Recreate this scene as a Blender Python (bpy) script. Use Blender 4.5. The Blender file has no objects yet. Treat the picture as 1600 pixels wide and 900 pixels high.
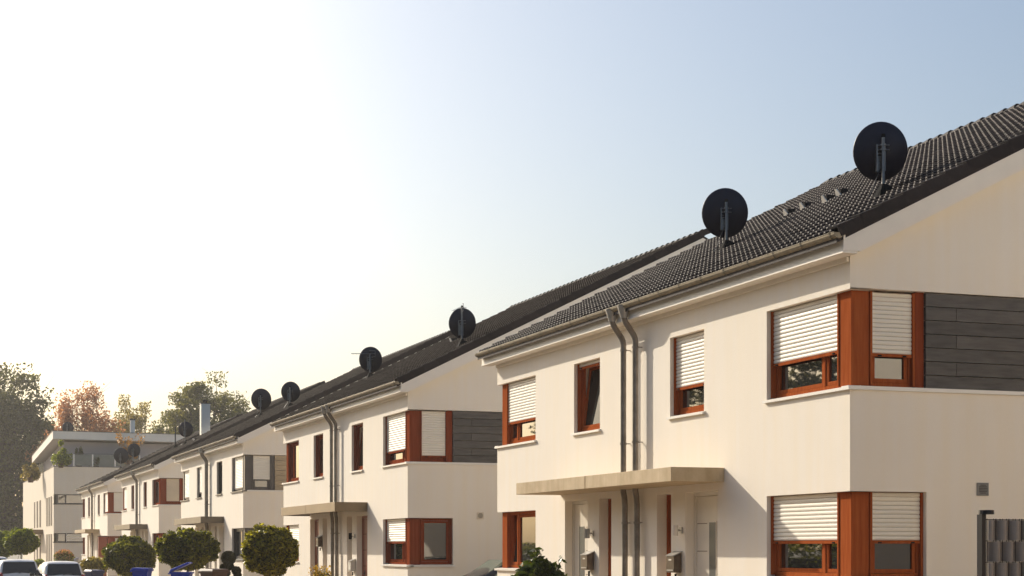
import bpy, math, random
import numpy as np
from mathutils import Vector, Matrix
random.seed(7); RNG = np.random.default_rng(7)
S = bpy.context.scene
COL = S.collection
R = math.radians

# ---------------------------------------------------------------- camera
EYE = 1.7
YAW = R(19.76)
cam = bpy.data.cameras.new("camera"); camo = bpy.data.objects.new("camera", cam); COL.objects.link(camo)
cam.sensor_width = 36; cam.lens = 36 * 2650 / 1600; cam.shift_y = 407 / 1600
cam.clip_start = 0.1; cam.clip_end = 5000
camo.location = (0, 0, EYE); camo.rotation_euler = (R(90), 0, -YAW)
S.camera = camo

# ---------------------------------------------------------------- light
SUN = Vector((-1, 2.46, 1.29)).normalized()
EL = math.asin(SUN.z); AZ = math.atan2(SUN.x, SUN.y)      # azimuth from +Y towards +X
w = bpy.data.worlds.new("World"); S.world = w; w.use_nodes = True
nt = w.node_tree; bg = nt.nodes['Background']
sky = nt.nodes.new('ShaderNodeTexSky'); sky.sky_type = 'NISHITA'; sky.sun_disc = False
sky.sun_elevation = EL; sky.sun_rotation = AZ
sky.air_density = 1.15; sky.dust_density = 3.8; sky.ozone_density = 2.3; sky.altitude = 100
nt.links.new(sky.outputs[0], bg.inputs[0]); bg.inputs[1].default_value = 0.127
ld = bpy.data.lights.new("sun", 'SUN'); ld.energy = 4.8; ld.angle = R(0.5); ld.color = (1, .90, .74)
lo = bpy.data.objects.new("sun", ld); COL.objects.link(lo)
lo.rotation_euler = SUN.to_track_quat('Z', 'Y').to_euler()
S.view_settings.view_transform = 'Standard'; S.view_settings.look = 'None'
S.view_settings.exposure = 0.12; S.view_settings.gamma = 1

# ---------------------------------------------------------------- materials
def mat(name, col, rough=.7, var=.0, scale=3., bump=0., bscale=60., metal=0., spec=.5, ior=1.45, col2=None, stretch=(1, 1, 1),
        streak=0., island=0., objvar=0.):
    m = bpy.data.materials.new(name); m.use_nodes = True
    t = m.node_tree; b = t.nodes['Principled BSDF']
    b.inputs['Roughness'].default_value = rough; b.inputs['Metallic'].default_value = metal
    b.inputs['Specular IOR Level'].default_value = spec; b.inputs['IOR'].default_value = ior
    tc = t.nodes.new('ShaderNodeTexCoord'); mp = t.nodes.new('ShaderNodeMapping'); mp.inputs['Scale'].default_value = stretch
    t.links.new(tc.outputs['Object'], mp.inputs[0])
    c = tuple(col) + (1,)
    out = None
    if var > 0 or col2:
        n = t.nodes.new('ShaderNodeTexNoise'); n.inputs['Scale'].default_value = scale; n.inputs['Detail'].default_value = 6
        n.inputs['Roughness'].default_value = .6
        t.links.new(mp.outputs[0], n.inputs['Vector'])
        r = t.nodes.new('ShaderNodeValToRGB'); r.color_ramp.elements[0].position = .32; r.color_ramp.elements[1].position = .68
        r.color_ramp.elements[0].color = tuple(x * (1 - var) for x in col) + (1,)
        r.color_ramp.elements[1].color = (tuple(col2) + (1,)) if col2 else tuple(min(1, x * (1 + var)) for x in col) + (1,)
        t.links.new(n.outputs[0], r.inputs[0]); out = r.outputs[0]
    if streak > 0:
        mp2 = t.nodes.new('ShaderNodeMapping'); mp2.inputs['Scale'].default_value = (5, 5, .35)
        t.links.new(tc.outputs['Object'], mp2.inputs[0])
        n2 = t.nodes.new('ShaderNodeTexNoise'); n2.inputs['Scale'].default_value = 1.; n2.inputs['Detail'].default_value = 5
        t.links.new(mp2.outputs[0], n2.inputs['Vector'])
        r2 = t.nodes.new('ShaderNodeValToRGB'); r2.color_ramp.elements[0].position = .35; r2.color_ramp.elements[1].position = .6
        v = 1 - streak
        r2.color_ramp.elements[0].color = (v, v * .985, v * .95, 1); r2.color_ramp.elements[1].color = (1, 1, 1, 1)
        t.links.new(n2.outputs[0], r2.inputs[0])
        mx = t.nodes.new('ShaderNodeMixRGB'); mx.blend_type = 'MULTIPLY'; mx.inputs[0].default_value = 1
        if out: t.links.new(out, mx.inputs[1])
        else: mx.inputs[1].default_value = c
        t.links.new(r2.outputs[0], mx.inputs[2]); out = mx.outputs[0]
    if island > 0 or objvar > 0:
        if island > 0:
            g = t.nodes.new('ShaderNodeNewGeometry'); src = g.outputs['Random Per Island']; k = island
        else:
            g = t.nodes.new('ShaderNodeObjectInfo'); src = g.outputs['Random']; k = objvar
        mr = t.nodes.new('ShaderNodeMapRange'); mr.inputs[3].default_value = 1 - k; mr.inputs[4].default_value = 1 + k
        t.links.new(src, mr.inputs[0])
        hs = t.nodes.new('ShaderNodeHueSaturation')
        t.links.new(mr.outputs[0], hs.inputs['Value'])
        if out: t.links.new(out, hs.inputs['Color'])
        else: hs.inputs['Color'].default_value = c
        out = hs.outputs[0]
    if out: t.links.new(out, b.inputs['Base Color'])
    else: b.inputs['Base Color'].default_value = c
    if bump > 0:
        n3 = t.nodes.new('ShaderNodeTexNoise'); n3.inputs['Scale'].default_value = bscale; n3.inputs['Detail'].default_value = 4
        t.links.new(mp.outputs[0], n3.inputs['Vector'])
        bp = t.nodes.new('ShaderNodeBump'); bp.inputs['Strength'].default_value = bump; bp.inputs['Distance'].default_value = .01
        t.links.new(n3.outputs[0], bp.inputs['Height']); t.links.new(bp.outputs[0], b.inputs['Normal'])
    return m

def leafmat(name, c1, c2, trans=.45, tint=(1.25, 1.2, .5), rough=.45):
    m = bpy.data.materials.new(name); m.use_nodes = True
    t = m.node_tree; b = t.nodes['Principled BSDF']; o = t.nodes['Material Output']
    g = t.nodes.new('ShaderNodeNewGeometry')
    r = t.nodes.new('ShaderNodeValToRGB'); r.color_ramp.elements[0].color = tuple(c1) + (1,); r.color_ramp.elements[1].color = tuple(c2) + (1,)
    t.links.new(g.outputs['Random Per Island'], r.inputs[0])
    t.links.new(r.outputs[0], b.inputs['Base Color']); b.inputs['Roughness'].default_value = rough
    b.inputs['Specular IOR Level'].default_value = .4
    tr = t.nodes.new('ShaderNodeBsdfTranslucent')
    mx = t.nodes.new('ShaderNodeMixRGB'); mx.blend_type = 'MULTIPLY'; mx.inputs[0].default_value = 1; mx.inputs[2].default_value = tuple(tint) + (1,)
    t.links.new(r.outputs[0], mx.inputs[1]); t.links.new(mx.outputs[0], tr.inputs[0])
    ms = t.nodes.new('ShaderNodeMixShader'); ms.inputs[0].default_value = trans
    t.links.new(b.outputs[0], ms.inputs[1]); t.links.new(tr.outputs[0], ms.inputs[2]); t.links.new(ms.outputs[0], o.inputs[0])
    return m

M = dict(
 stucco=mat('stucco', (.87, .80, .70), .9, .022, .45, .3, 90, streak=.005),
 stucco_b=mat('stucco_b', (.76, .67, .55), .9, .03, .5, .2, 60, streak=.005),
 grey_render=mat('grey_render', (.47, .415, .40), .9, .03, .5),
 trim=mat('trim', (.85, .79, .70), .6, .03, 2.),
 sill=mat('sill', (.80, .77, .72), .35, .02, 2.),
 sill_dark=mat('sill_dark', (.10, .095, .09), .4),
 wood=mat('wood', (.32, .074, .024), .55, .1, 2.2, .1, 30, spec=.0, col2=(.40, .108, .034), stretch=(9, 9, .7)),
 wood_red=mat('wood_red', (.25, .055, .022), .55, .2, 2.2, .1, 30, spec=.0, col2=(.26, .065, .03), stretch=(9, 9, .7)),
 wood_grey=mat('wood_grey', (.055, .048, .05), .4, .1, 2.),
 tile=mat('tile', (.034, .024, .021), .45, .4, 2., .05, 40, spec=.12, objvar=.25),
 tile_s=mat('tile_s', (.034, .024, .021), .45, .4, 2., .05, 40, spec=.12, island=.25),
 tile_far=mat('tile_far', (.030, .022, .019), .6, .4, 2., spec=.0, island=.3),
 tile_glint=mat('tile_glint', (.165, .135, .115), .5, .35, 5., spec=.25),
 tile_glint_far=mat('tile_glint_far', (.11, .092, .08), .6, .3, 5., spec=.05),
 verge=mat('verge', (.028, .022, .023), .7, .25, 4., .15, 40, spec=.25, objvar=.2),
 zinc=mat('zinc', (.24, .205, .15), .5, .18, 6., metal=.45, stretch=(1, 1, 1)),
 pipe=mat('pipe', (.27, .235, .20), .40, .25, 5., metal=.5),
 bracket=mat('bracket', (.13, .115, .09), .45, .2, 5., metal=.4),
 shutter_brown=mat('shutter_brown', (.22, .17, .13), .6),
 glass_thin=mat('glass_thin', (.03, .032, .028), .02, ior=1.22),
 steel=mat('steel', (.45, .43, .40), .4, .1, 5., metal=.5),
 dark_metal=mat('dark_metal', (.05, .05, .055), .4, metal=.3),
 mast=mat('mast', (.20, .20, .205), .4, .15, 8., metal=.7),
 dish=mat('dish', (.014, .014, .030), .45, .2, 3., spec=.35),
 shutter=mat('shutter', (.80, .75, .655), .45, .02, 2.),
 shutter_tan=mat('shutter_tan', (.66, .56, .42), .5, .05, 2.),
 board=mat('board', (.085, .078, .074), .6, .3, 1.2, .2, 40, col2=(.115, .105, .098), stretch=(2, 2, 14), objvar=.14),
 board_tan=mat('board_tan', (.40, .31, .20), .6, .15, 1.2, stretch=(2, 2, 14), objvar=.1),
 glass=mat('glass', (.018, .019, .02), .015, ior=2.3, bump=.04, bscale=1.6),
 door=mat('door', (.72, .66, .57), .4, .02, 3.),
 door_red=mat('door_red', (.22, .06, .03), .4, .1, 3.),
 frost=mat('frost', (.10, .105, .10), .35, .1, 3.),
 concrete=mat('concrete', (.56, .42, .25), .85, .14, 3., .4, 40, col2=(.60, .475, .31), streak=.14),
 canopy_metal=mat('canopy_metal', (.21, .155, .095), .45, .1, 2., metal=.5),
 canopy_dark=mat('canopy_dark', (.15, .125, .095), .45, .1, 2., metal=.6),
 mailbox=mat('mailbox', (.13, .10, .075), .35, .2, 8., metal=.7),
 label=mat('label', (.65, .62, .55), .5),
 black=mat('black', (.012, .012, .013), .9, spec=.1),
 strip=mat('strip', (.30, .265, .24), .32, .1, 6., objvar=.06),
 postm=mat('postm', (.02, .019, .022), .35, metal=.2),
 asphalt=mat('asphalt', (.05, .049, .047), .9, .2, 4., .4, 120),
 ground=mat('ground', (.24, .21, .16), .95, .2, .3),
 paving=mat('paving', (.36, .275, .19), .9, .12, 2., .3, 60),
 kerb=mat('kerb', (.36, .34, .31), .85, .1, 3.),
 bark=mat('bark', (.075, .06, .05), .9, .3, 8., .6, 20, stretch=(4, 4, 1)),
 bark_pale=mat('bark_pale', (.36, .33, .29), .85, .2, 8., .3, 20),
 carwhite=mat('carwhite', (.74, .72, .70), .2, spec=.6),
 cardark=mat('cardark', (.03, .03, .033), .25),
 carglass=mat('carglass', (.012, .013, .015), .03, ior=1.7),
 carglass_green=mat('carglass_green', (.13, .17, .14), .06, ior=1.8),
 cartrim=mat('cartrim', (.025, .025, .027), .5),
 carlight=mat('carlight', (.30, .014, .014), .2),
 tyre=mat('tyre', (.02, .02, .02), .8),
 rim=mat('rim', (.45, .45, .45), .3, metal=.8),
 plate=mat('plate', (.75, .74, .70), .5),
 bin_blue=mat('bin_blue', (.016, .05, .46), .38, .1, 4.),
 bin_navy=mat('bin_navy', (.012, .025, .11), .4, .1, 4.),
 bin_brown=mat('bin_brown', (.10, .045, .025), .45, .1, 4.),
 chimney=mat('chimney', (.55, .57, .57), .45, .05, 3., metal=.3),
 wall_red=mat('wall_red', (.33, .10, .06), .8, .1, 3.),
 railglass=mat('railglass', (.16, .17, .155), .12, .15, 1.5, ior=1.6),
 leaf_globe=leafmat('leaf_globe', (.028, .036, .006), (.42, .38, .055), .55),
 leaf_dark=leafmat('leaf_dark', (.018, .030, .006), (.31, .31, .045), .5),
 leaf_bush=leafmat('leaf_bush', (.030, .050, .012), (.085, .115, .026), .35, rough=.3),
 leaf_bright=leafmat('leaf_bright', (.06, .10, .008), (.34, .38, .045), .55),
 leaf_oak=leafmat('leaf_oak', (.045, .058, .024), (.16, .17, .065), .5, (1.3, 1.15, .6)),
 leaf_oak2=leafmat('leaf_oak2', (.06, .075, .028), (.23, .23, .075), .5, (1.3, 1.15, .6)),
 leaf_red=leafmat('leaf_red', (.32, .155, .075), (.66, .38, .19), .5, (1.2, .95, .7)),
 leaf_yellow=leafmat('leaf_yellow', (.15, .14, .04), (.46, .38, .11), .5, (1.2, 1.05, .6)),
 leaf_orange=leafmat('leaf_orange', (.32, .17, .03), (.50, .26, .04), .5, (1.1, 1., .6)),
 leaf_topiary=leafmat('leaf_topiary', (.022, .026, .008), (.055, .05, .015), .2),
 flower=leafmat('flower', (.45, .28, .03), (.60, .42, .06), .4, (1.1, 1., .7)),
)

# ---------------------------------------------------------------- mesh helpers
class MB:
    def __init__(s): s.v = []; s.f = []
    def add(s, vs, fs):
        o = len(s.v); s.v += [tuple(p) for p in vs]; s.f += [tuple(i + o for i in f) for f in fs]; return s
    def quad(s, *p): return s.add(p, [tuple(range(len(p)))])
    def box(s, x0, x1, y0, y1, z0, z1):
        x0, x1 = min(x0, x1), max(x0, x1); y0, y1 = min(y0, y1), max(y0, y1); z0, z1 = min(z0, z1), max(z0, z1)
        return s.add([(x0,y0,z0),(x1,y0,z0),(x1,y1,z0),(x0,y1,z0),(x0,y0,z1),(x1,y0,z1),(x1,y1,z1),(x0,y1,z1)],
                     [(0,3,2,1),(4,5,6,7),(0,1,5,4),(1,2,6,5),(2,3,7,6),(3,0,4,7)])
    def mbox(s, W, a0, a1, b0, b1, z0, z1):
        p = W(a0, b0, z0); q = W(a1, b1, z1); return s.box(p[0], q[0], p[1], q[1], p[2], q[2])
    def hexa(s, b, t):   # two quads of points, joined
        return s.add(list(b) + list(t), [(3,2,1,0),(4,5,6,7),(0,1,5,4),(1,2,6,5),(2,3,7,6),(3,0,4,7)])
    def prism(s, pts, W, b0, b1):   # polygon (a,z) extruded between b0 and b1
        n = len(pts); vs = [W(a, b0, z) for a, z in pts] + [W(a, b1, z) for a, z in pts]
        fs = [tuple(range(n)), tuple(range(2*n-1, n-1, -1))] + [(i, (i+1) % n + 0, (i+1) % n + n, i + n) for i in range(n)]
        return s.add(vs, fs)
    def tube(s, path, r, n=8, cap=True):
        path = [Vector(p) for p in path]; rs = r if isinstance(r, (list, tuple)) else [r] * len(path)
        o = len(s.v); prev = None
        for i, p in enumerate(path):
            d = (path[min(i+1, len(path)-1)] - path[max(i-1, 0)]).normalized()
            ref = Vector((0, 0, 1)) if abs(d.z) < .95 else Vector((1, 0, 0))
            if prev is not None:
                x = (prev - d * prev.dot(d)).normalized()
            else: x = d.cross(ref).normalized()
            prev = x; y = d.cross(x)
            for k in range(n):
                a = 2 * math.pi * k / n; s.v.append(tuple(p + (x * math.cos(a) + y * math.sin(a)) * rs[i]))
        for i in range(len(path) - 1):
            for k in range(n):
                s.f.append((o+i*n+k, o+i*n+(k+1) % n, o+(i+1)*n+(k+1) % n, o+(i+1)*n+k))
        if cap:
            s.f.append(tuple(o + k for k in range(n-1, -1, -1))); s.f.append(tuple(o + (len(path)-1)*n + k for k in range(n)))
        return s
    def lathe(s, prof, n=20, M4=None):
        o = len(s.v)
        for r, z in prof:
            for k in range(n):
                a = 2*math.pi*k/n; p = Vector((r*math.cos(a), r*math.sin(a), z)); s.v.append(tuple(M4 @ p if M4 else p))
        for i in range(len(prof)-1):
            for k in range(n): s.f.append((o+i*n+k, o+i*n+(k+1) % n, o+(i+1)*n+(k+1) % n, o+(i+1)*n+k))
        return s
    def mesh(s, name, m=None, smooth=False, norm=True):
        me = bpy.data.meshes.new(name); me.from_pydata(s.v, [], s.f); me.update()
        if norm:
            import bmesh
            b = bmesh.new(); b.from_mesh(me); bmesh.ops.recalc_face_normals(b, faces=b.faces); b.to_mesh(me); b.free()
        if smooth:
            me.shade_smooth()
            me.set_sharp_from_angle(angle=R(40))
        if m: me.materials.append(m)
        return me
    def build(s, name, m, parent=None, smooth=False, norm=True, bevel=0):
        o = bpy.data.objects.new(name, s.mesh(name, m, smooth, norm)); COL.objects.link(o)
        if parent: o.parent = parent
        if bevel:
            b = o.modifiers.new('bevel', 'BEVEL'); b.width = bevel; b.segments = 2; b.limit_method = 'ANGLE'
        return o

def place(name, me, parent=None, mw=None):
    o = bpy.data.objects.new(name, me); COL.objects.link(o)
    if parent: o.parent = parent
    if mw is not None: o.matrix_local = mw
    return o
def tag(o, label=None, cat=None, group=None, kind=None):
    if label: o['label'] = label
    if cat: o['category'] = cat
    if group: o['group'] = group
    if kind: o['kind'] = kind
    return o
def thing(name, label, cat, loc, group=None, rz=0):
    o = bpy.data.objects.new(name, None); COL.objects.link(o); o.location = loc; o.rotation_euler = (0, 0, rz)
    o.empty_display_size = .3
    return tag(o, label, cat, group)
def npmesh(name, V, F, m, parent=None, smooth=False):
    """V (n,3) array, F (m,4) array"""
    me = bpy.data.meshes.new(name); k = F.shape[1]
    me.vertices.add(len(V)); me.vertices.foreach_set('co', np.asarray(V, np.float32).ravel())
    me.loops.add(F.size); me.loops.foreach_set('vertex_index', F.astype(np.int32).ravel())
    me.polygons.add(len(F)); me.polygons.foreach_set('loop_start', np.arange(0, F.size, k, dtype=np.int32))
    me.update(calc_edges=True); me.validate()
    if smooth: me.shade_smooth()
    me.materials.append(m)
    o = bpy.data.objects.new(name, me); COL.objects.link(o)
    if parent: o.parent = parent
    return o
cs, sn = math.cos(YAW), math.sin(YAW)
def at(px, py, Z):
    """measured point of the photograph, Z metres ahead of the camera, as a place on the site"""
    l = (px - 800) / 2650 * Z; return Vector((sn*Z + cs*l, cs*Z - sn*l, EYE + (857 - py) / 2650 * Z))

# ---------------------------------------------------------------- ground
g = MB(); g.quad((-1500, -300, -.40), (1500, -300, -.40), (1500, 3000, -.40), (-1500, 3000, -.40)).build('ground', M['ground']); tag(bpy.data.objects['ground'], kind='structure')
o = MB().quad((-3, -30, -.36), (7.2, -30, -.36), (7.2, 175, -.36), (-3, 175, -.36)).build('road', M['asphalt']); tag(o, kind='structure')
k = MB()
for i in range(105):
    k.box(7.2, 7.35, -30 + i*2 - .0, -30 + i*2 + 1.992, -.39, -.24)
tag(k.build('kerb', M['kerb']), kind='structure')
o = MB().box(7.352, 31, -30, 175, -.38, -.02).build('forecourt', M['paving']); tag(o, kind='structure')
o = MB().box(-9, -3.02, -30, 175, -.38, -.25).build('pavement', M['paving']); tag(o, kind='structure')

# ---------------------------------------------------------------- houses
X0 = 12.11
RIDGE = 8.2           # ridge, metres behind the facade
DEEP = 16.4
SL = .5
TH = math.atan(SL)
def ztop(v): return 6.02 + SL * ((v if v <= RIDGE else DEEP - v) + .23)
Z1, Z2, Z3, Z4 = 1.28, 2.48, 3.91, 5.23

def tile_profile(n):
    W_, Lg = .30, .375
    V, Fc, Mi = [], [], []
    for r, (y, dz) in enumerate([(.012, .004), (0, .034), (.012, .052), (Lg, -.004)]):
        for i in range(n + 1):
            x = -W_/2 + W_*i/n
            wv = -.034 * math.cos(2*math.pi*(i/n)*2)
            z = wv + dz
            V.append((x, y, z))
    for r in range(3):
        for i in range(n):
            Fc.append((r*(n+1)+i, r*(n+1)+i+1, (r+1)*(n+1)+i+1, (r+1)*(n+1)+i))
            Mi.append(1 if r == 1 and -math.cos(2*math.pi*((i+.5)/n)*2) > .3 else 0)      # sun glint on the nose of each wave, put in as paler colour
    return np.array(V), np.array(Fc), np.array(Mi, np.int32)
TVF = {n: tile_profile(n) for n in (8, 12)}
TV, TF, TM = TVF[12]
_tm = bpy.data.meshes.new('roof_tile'); _tm.from_pydata([tuple(v) for v in TV], [], [tuple(int(i) for i in f) for f in TF]); _tm.update(); _tm.shade_smooth()
_tm.materials.append(M['tile']); _tm.materials.append(M['tile_glint']); _tm.polygons.foreach_set('material_index', TM)
TROT = Matrix(((0, math.cos(TH), -math.sin(TH)), (-1, 0, 0), (0, math.sin(TH), math.cos(TH))))   # columns X,Y,Z

def wall_grid(mb, W, A, Z, ops, depth, openL=False, openR=False):
    """outer face with openings (a0,a1,z0,z1); reveals go 'depth' inwards"""
    As = sorted(set([A[0], A[1]] + [x for o in ops for x in o[:2]])); Zs = sorted(set([Z[0], Z[1]] + [x for o in ops for x in o[2:]]))
    for i in range(len(As)-1):
        for j in range(len(Zs)-1):
            am = (As[i]+As[i+1])/2; zm = (Zs[j]+Zs[j+1])/2
            if any(o[0] < am < o[1] and o[2] < zm < o[3] for o in ops): continue
            mb.quad(W(As[i],0,Zs[j]), W(As[i+1],0,Zs[j]), W(As[i+1],0,Zs[j+1]), W(As[i],0,Zs[j+1]))
    for (a0, a1, z0, z1) in ops:
        if a0 > A[0]: mb.quad(W(a0,0,z0), W(a0,depth,z0), W(a0,depth,z1), W(a0,0,z1))
        if a1 < A[1]: mb.quad(W(a1,0,z0), W(a1,depth,z0), W(a1,depth,z1), W(a1,0,z1))
        mb.quad(W(a0,0,z1), W(a1,0,z1), W(a1,depth,z1), W(a0,depth,z1))
        mb.quad(W(a0,0,z0), W(a1,0,z0), W(a1,depth,z0), W(a0,depth,z0))

SLATS = {}
def slat_mesh(length, axis, m):
    key = (round(length, 3), axis, m.name)
    if key not in SLATS:
        b = MB(); pr = [(0, 0), (-.010, .012), (-.012, .03), (-.008, .050), (.0, .057)]
        for (d0, z0), (d1, z1) in zip(pr[:-1], pr[1:]):
            if axis == 'u': b.quad((d0, 0, z0), (d0, length, z0), (d1, length, z1), (d1, 0, z1))
            else: b.quad((0, d0, z0), (length, d0, z0), (length, d1, z1), (0, d1, z1))
        SLATS[key] = b.mesh('shutter_slat', m, norm=False)
    return SLATS[key]

def window(house, W, axis, flip, a0, a1, z0, z1, wood, shut=None, mull=(), detail=False, dep=.12, tilt=None, shm=None, label=None, frame_l=True, frame_r=True, pane='glass'):
    """a window unit filling an opening: frame mesh with panes, shutter and rail as its children"""
    d = dep + .02; fw = .065
    fr = MB()
    fr.mbox(W, a0, a1, d, d+.08, z0, z0+fw); fr.mbox(W, a0, a1, d, d+.08, z1-fw, z1)
    fr.mbox(W, a0, a0+fw, d, d+.08, z0+fw, z1-fw); fr.mbox(W, a1-fw, a1, d, d+.08, z0+fw, z1-fw)
    edges = [a0+fw] + [x for x in mull] + [a1-fw]
    for x in mull: fr.mbox(W, x-.03, x+.03, d-.004, d+.076, z0+fw, z1-fw)
    # guide rails of the shutter
    fr.mbox(W, a0+.003, a0+.035, dep-.055, d-.003, z0+.02, z1-.002); fr.mbox(W, a1-.035, a1-.003, dep-.055, d-.003, z0+.02, z1-.002)
    win = fr.build('window', M[wood], house)
    if label: win['label'] = label
    for i in range(len(edges)-1):
        e0 = edges[i] + (.03 if i else 0); e1 = edges[i+1] - (.03 if i < len(edges)-2 else 0)
        s = MB(); sw = .055; q0, q1, y0, y1 = e0+.004, e1-.004, z0+fw+.004, z1-fw-.004
        p = MB()
        if tilt == i:
            T = lambda a, b, z: W(a, b + (z - y0) * .115, z)
        else: T = W
        def tb(a, b, c, e, f, h_):
            s.hexa([T(a, c, f), T(b, c, f), T(b, e, f), T(a, e, f)], [T(a, c, h_), T(b, c, h_), T(b, e, h_), T(a, e, h_)])
        tb(q0, q1, d+.012, d+.07, y0, y0+sw); tb(q0, q1, d+.012, d+.07, y1-sw, y1)
        tb(q0, q0+sw, d+.012, d+.07, y0+sw, y1-sw); tb(q1-sw, q1, d+.012, d+.07, y0+sw, y1-sw)
        s.build('sash', M[wood], win)
        p.quad(T(q0+sw, d+.04, y0+sw), T(q1-sw, d+.04, y0+sw), T(q1-sw, d+.04, y1-sw), T(q0+sw, d+.04, y1-sw)).build('pane', M['glass_thin' if tilt == i else pane], win)
        if tilt == i:
            MB().quad(W(q0, d+.35, y0), W(q1, d+.35, y0), W(q1, d+.35, y1), W(q0, d+.35, y1)).build('unlit_room_sheet', M['black'], win)  # black sheet standing for the unlit room behind the tilted sash
    if shut is not None and shut < z1 - .05:
        sm = shm or M['shutter']; bd = dep - .012
        n = int(round((z1 - shut - .03) / .06)); ln = (a1 - a0) - .07
        P0 = W(a0+.035, bd, 0); P1 = W(a1-.035, bd, 0)
        lo_ = (min(P0[0], P1[0]), min(P0[1], P1[1]))
        sg = -1 if flip else 1
        if detail:
            me = slat_mesh(ln, axis, sm)
            for i in range(n):
                mw = Matrix.Translation((lo_[0] if axis == 'v' else P0[0], lo_[1] if axis == 'u' else P0[1], z1 - .005 - (i+1)*.06))
                if flip: mw = mw @ Matrix.Diagonal((1 if axis == 'v' else -1, -1 if axis == 'v' else 1, 1, 1))
                place('shutter_slat', me, win, mw)
        else:
            b = MB(); pr = [(0, 0), (-.012, .02), (-.010, .045), (.0, .06)]
            for i in range(n):
                zz = z1 - .005 - (i+1)*.06
                for (d0, h0), (d1, h1) in zip(pr[:-1], pr[1:]):
                    b.quad(W(a0+.035, bd+d0, zz+h0), W(a1-.035, bd+d0, zz+h0), W(a1-.035, bd+d1, zz+h1), W(a0+.035, bd+d1, zz+h1))
            b.build('roller_shutter', sm, win, norm=False)
        zb = z1 - .005 - n*.06
        rl = MB().mbox(W, a0+.035, a1-.035, bd-.022, bd+.006, zb-.045, zb-.002)
        rl.build('end_rail', M[wood], win)
        for aa in (a0+.16, a1-.16): MB().mbox(W, aa-.025, aa+.025, bd-.04, bd-.0225, zb-.04, zb-.022).build('shutter_stop', M['black'], win)
    return win

def sill(house, W, a0, a1, z, e0=.05, e1=.05, m='sill', out=.05, depth=.14, b1=None):
    MB().hexa([W(a0-e0, -out, z-.05), W(a1+e1, -out, z-.05), W(a1+e1, depth, z-.05), W(a0-e0, depth, z-.05)],
              [W(a0-e0, -out, z-.012), W(a1+e1, -out, z-.012), W(a1+e1, depth, z+.006), W(a0-e0, depth, z+.006)]).build('window_sill', M[m], house)

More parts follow.
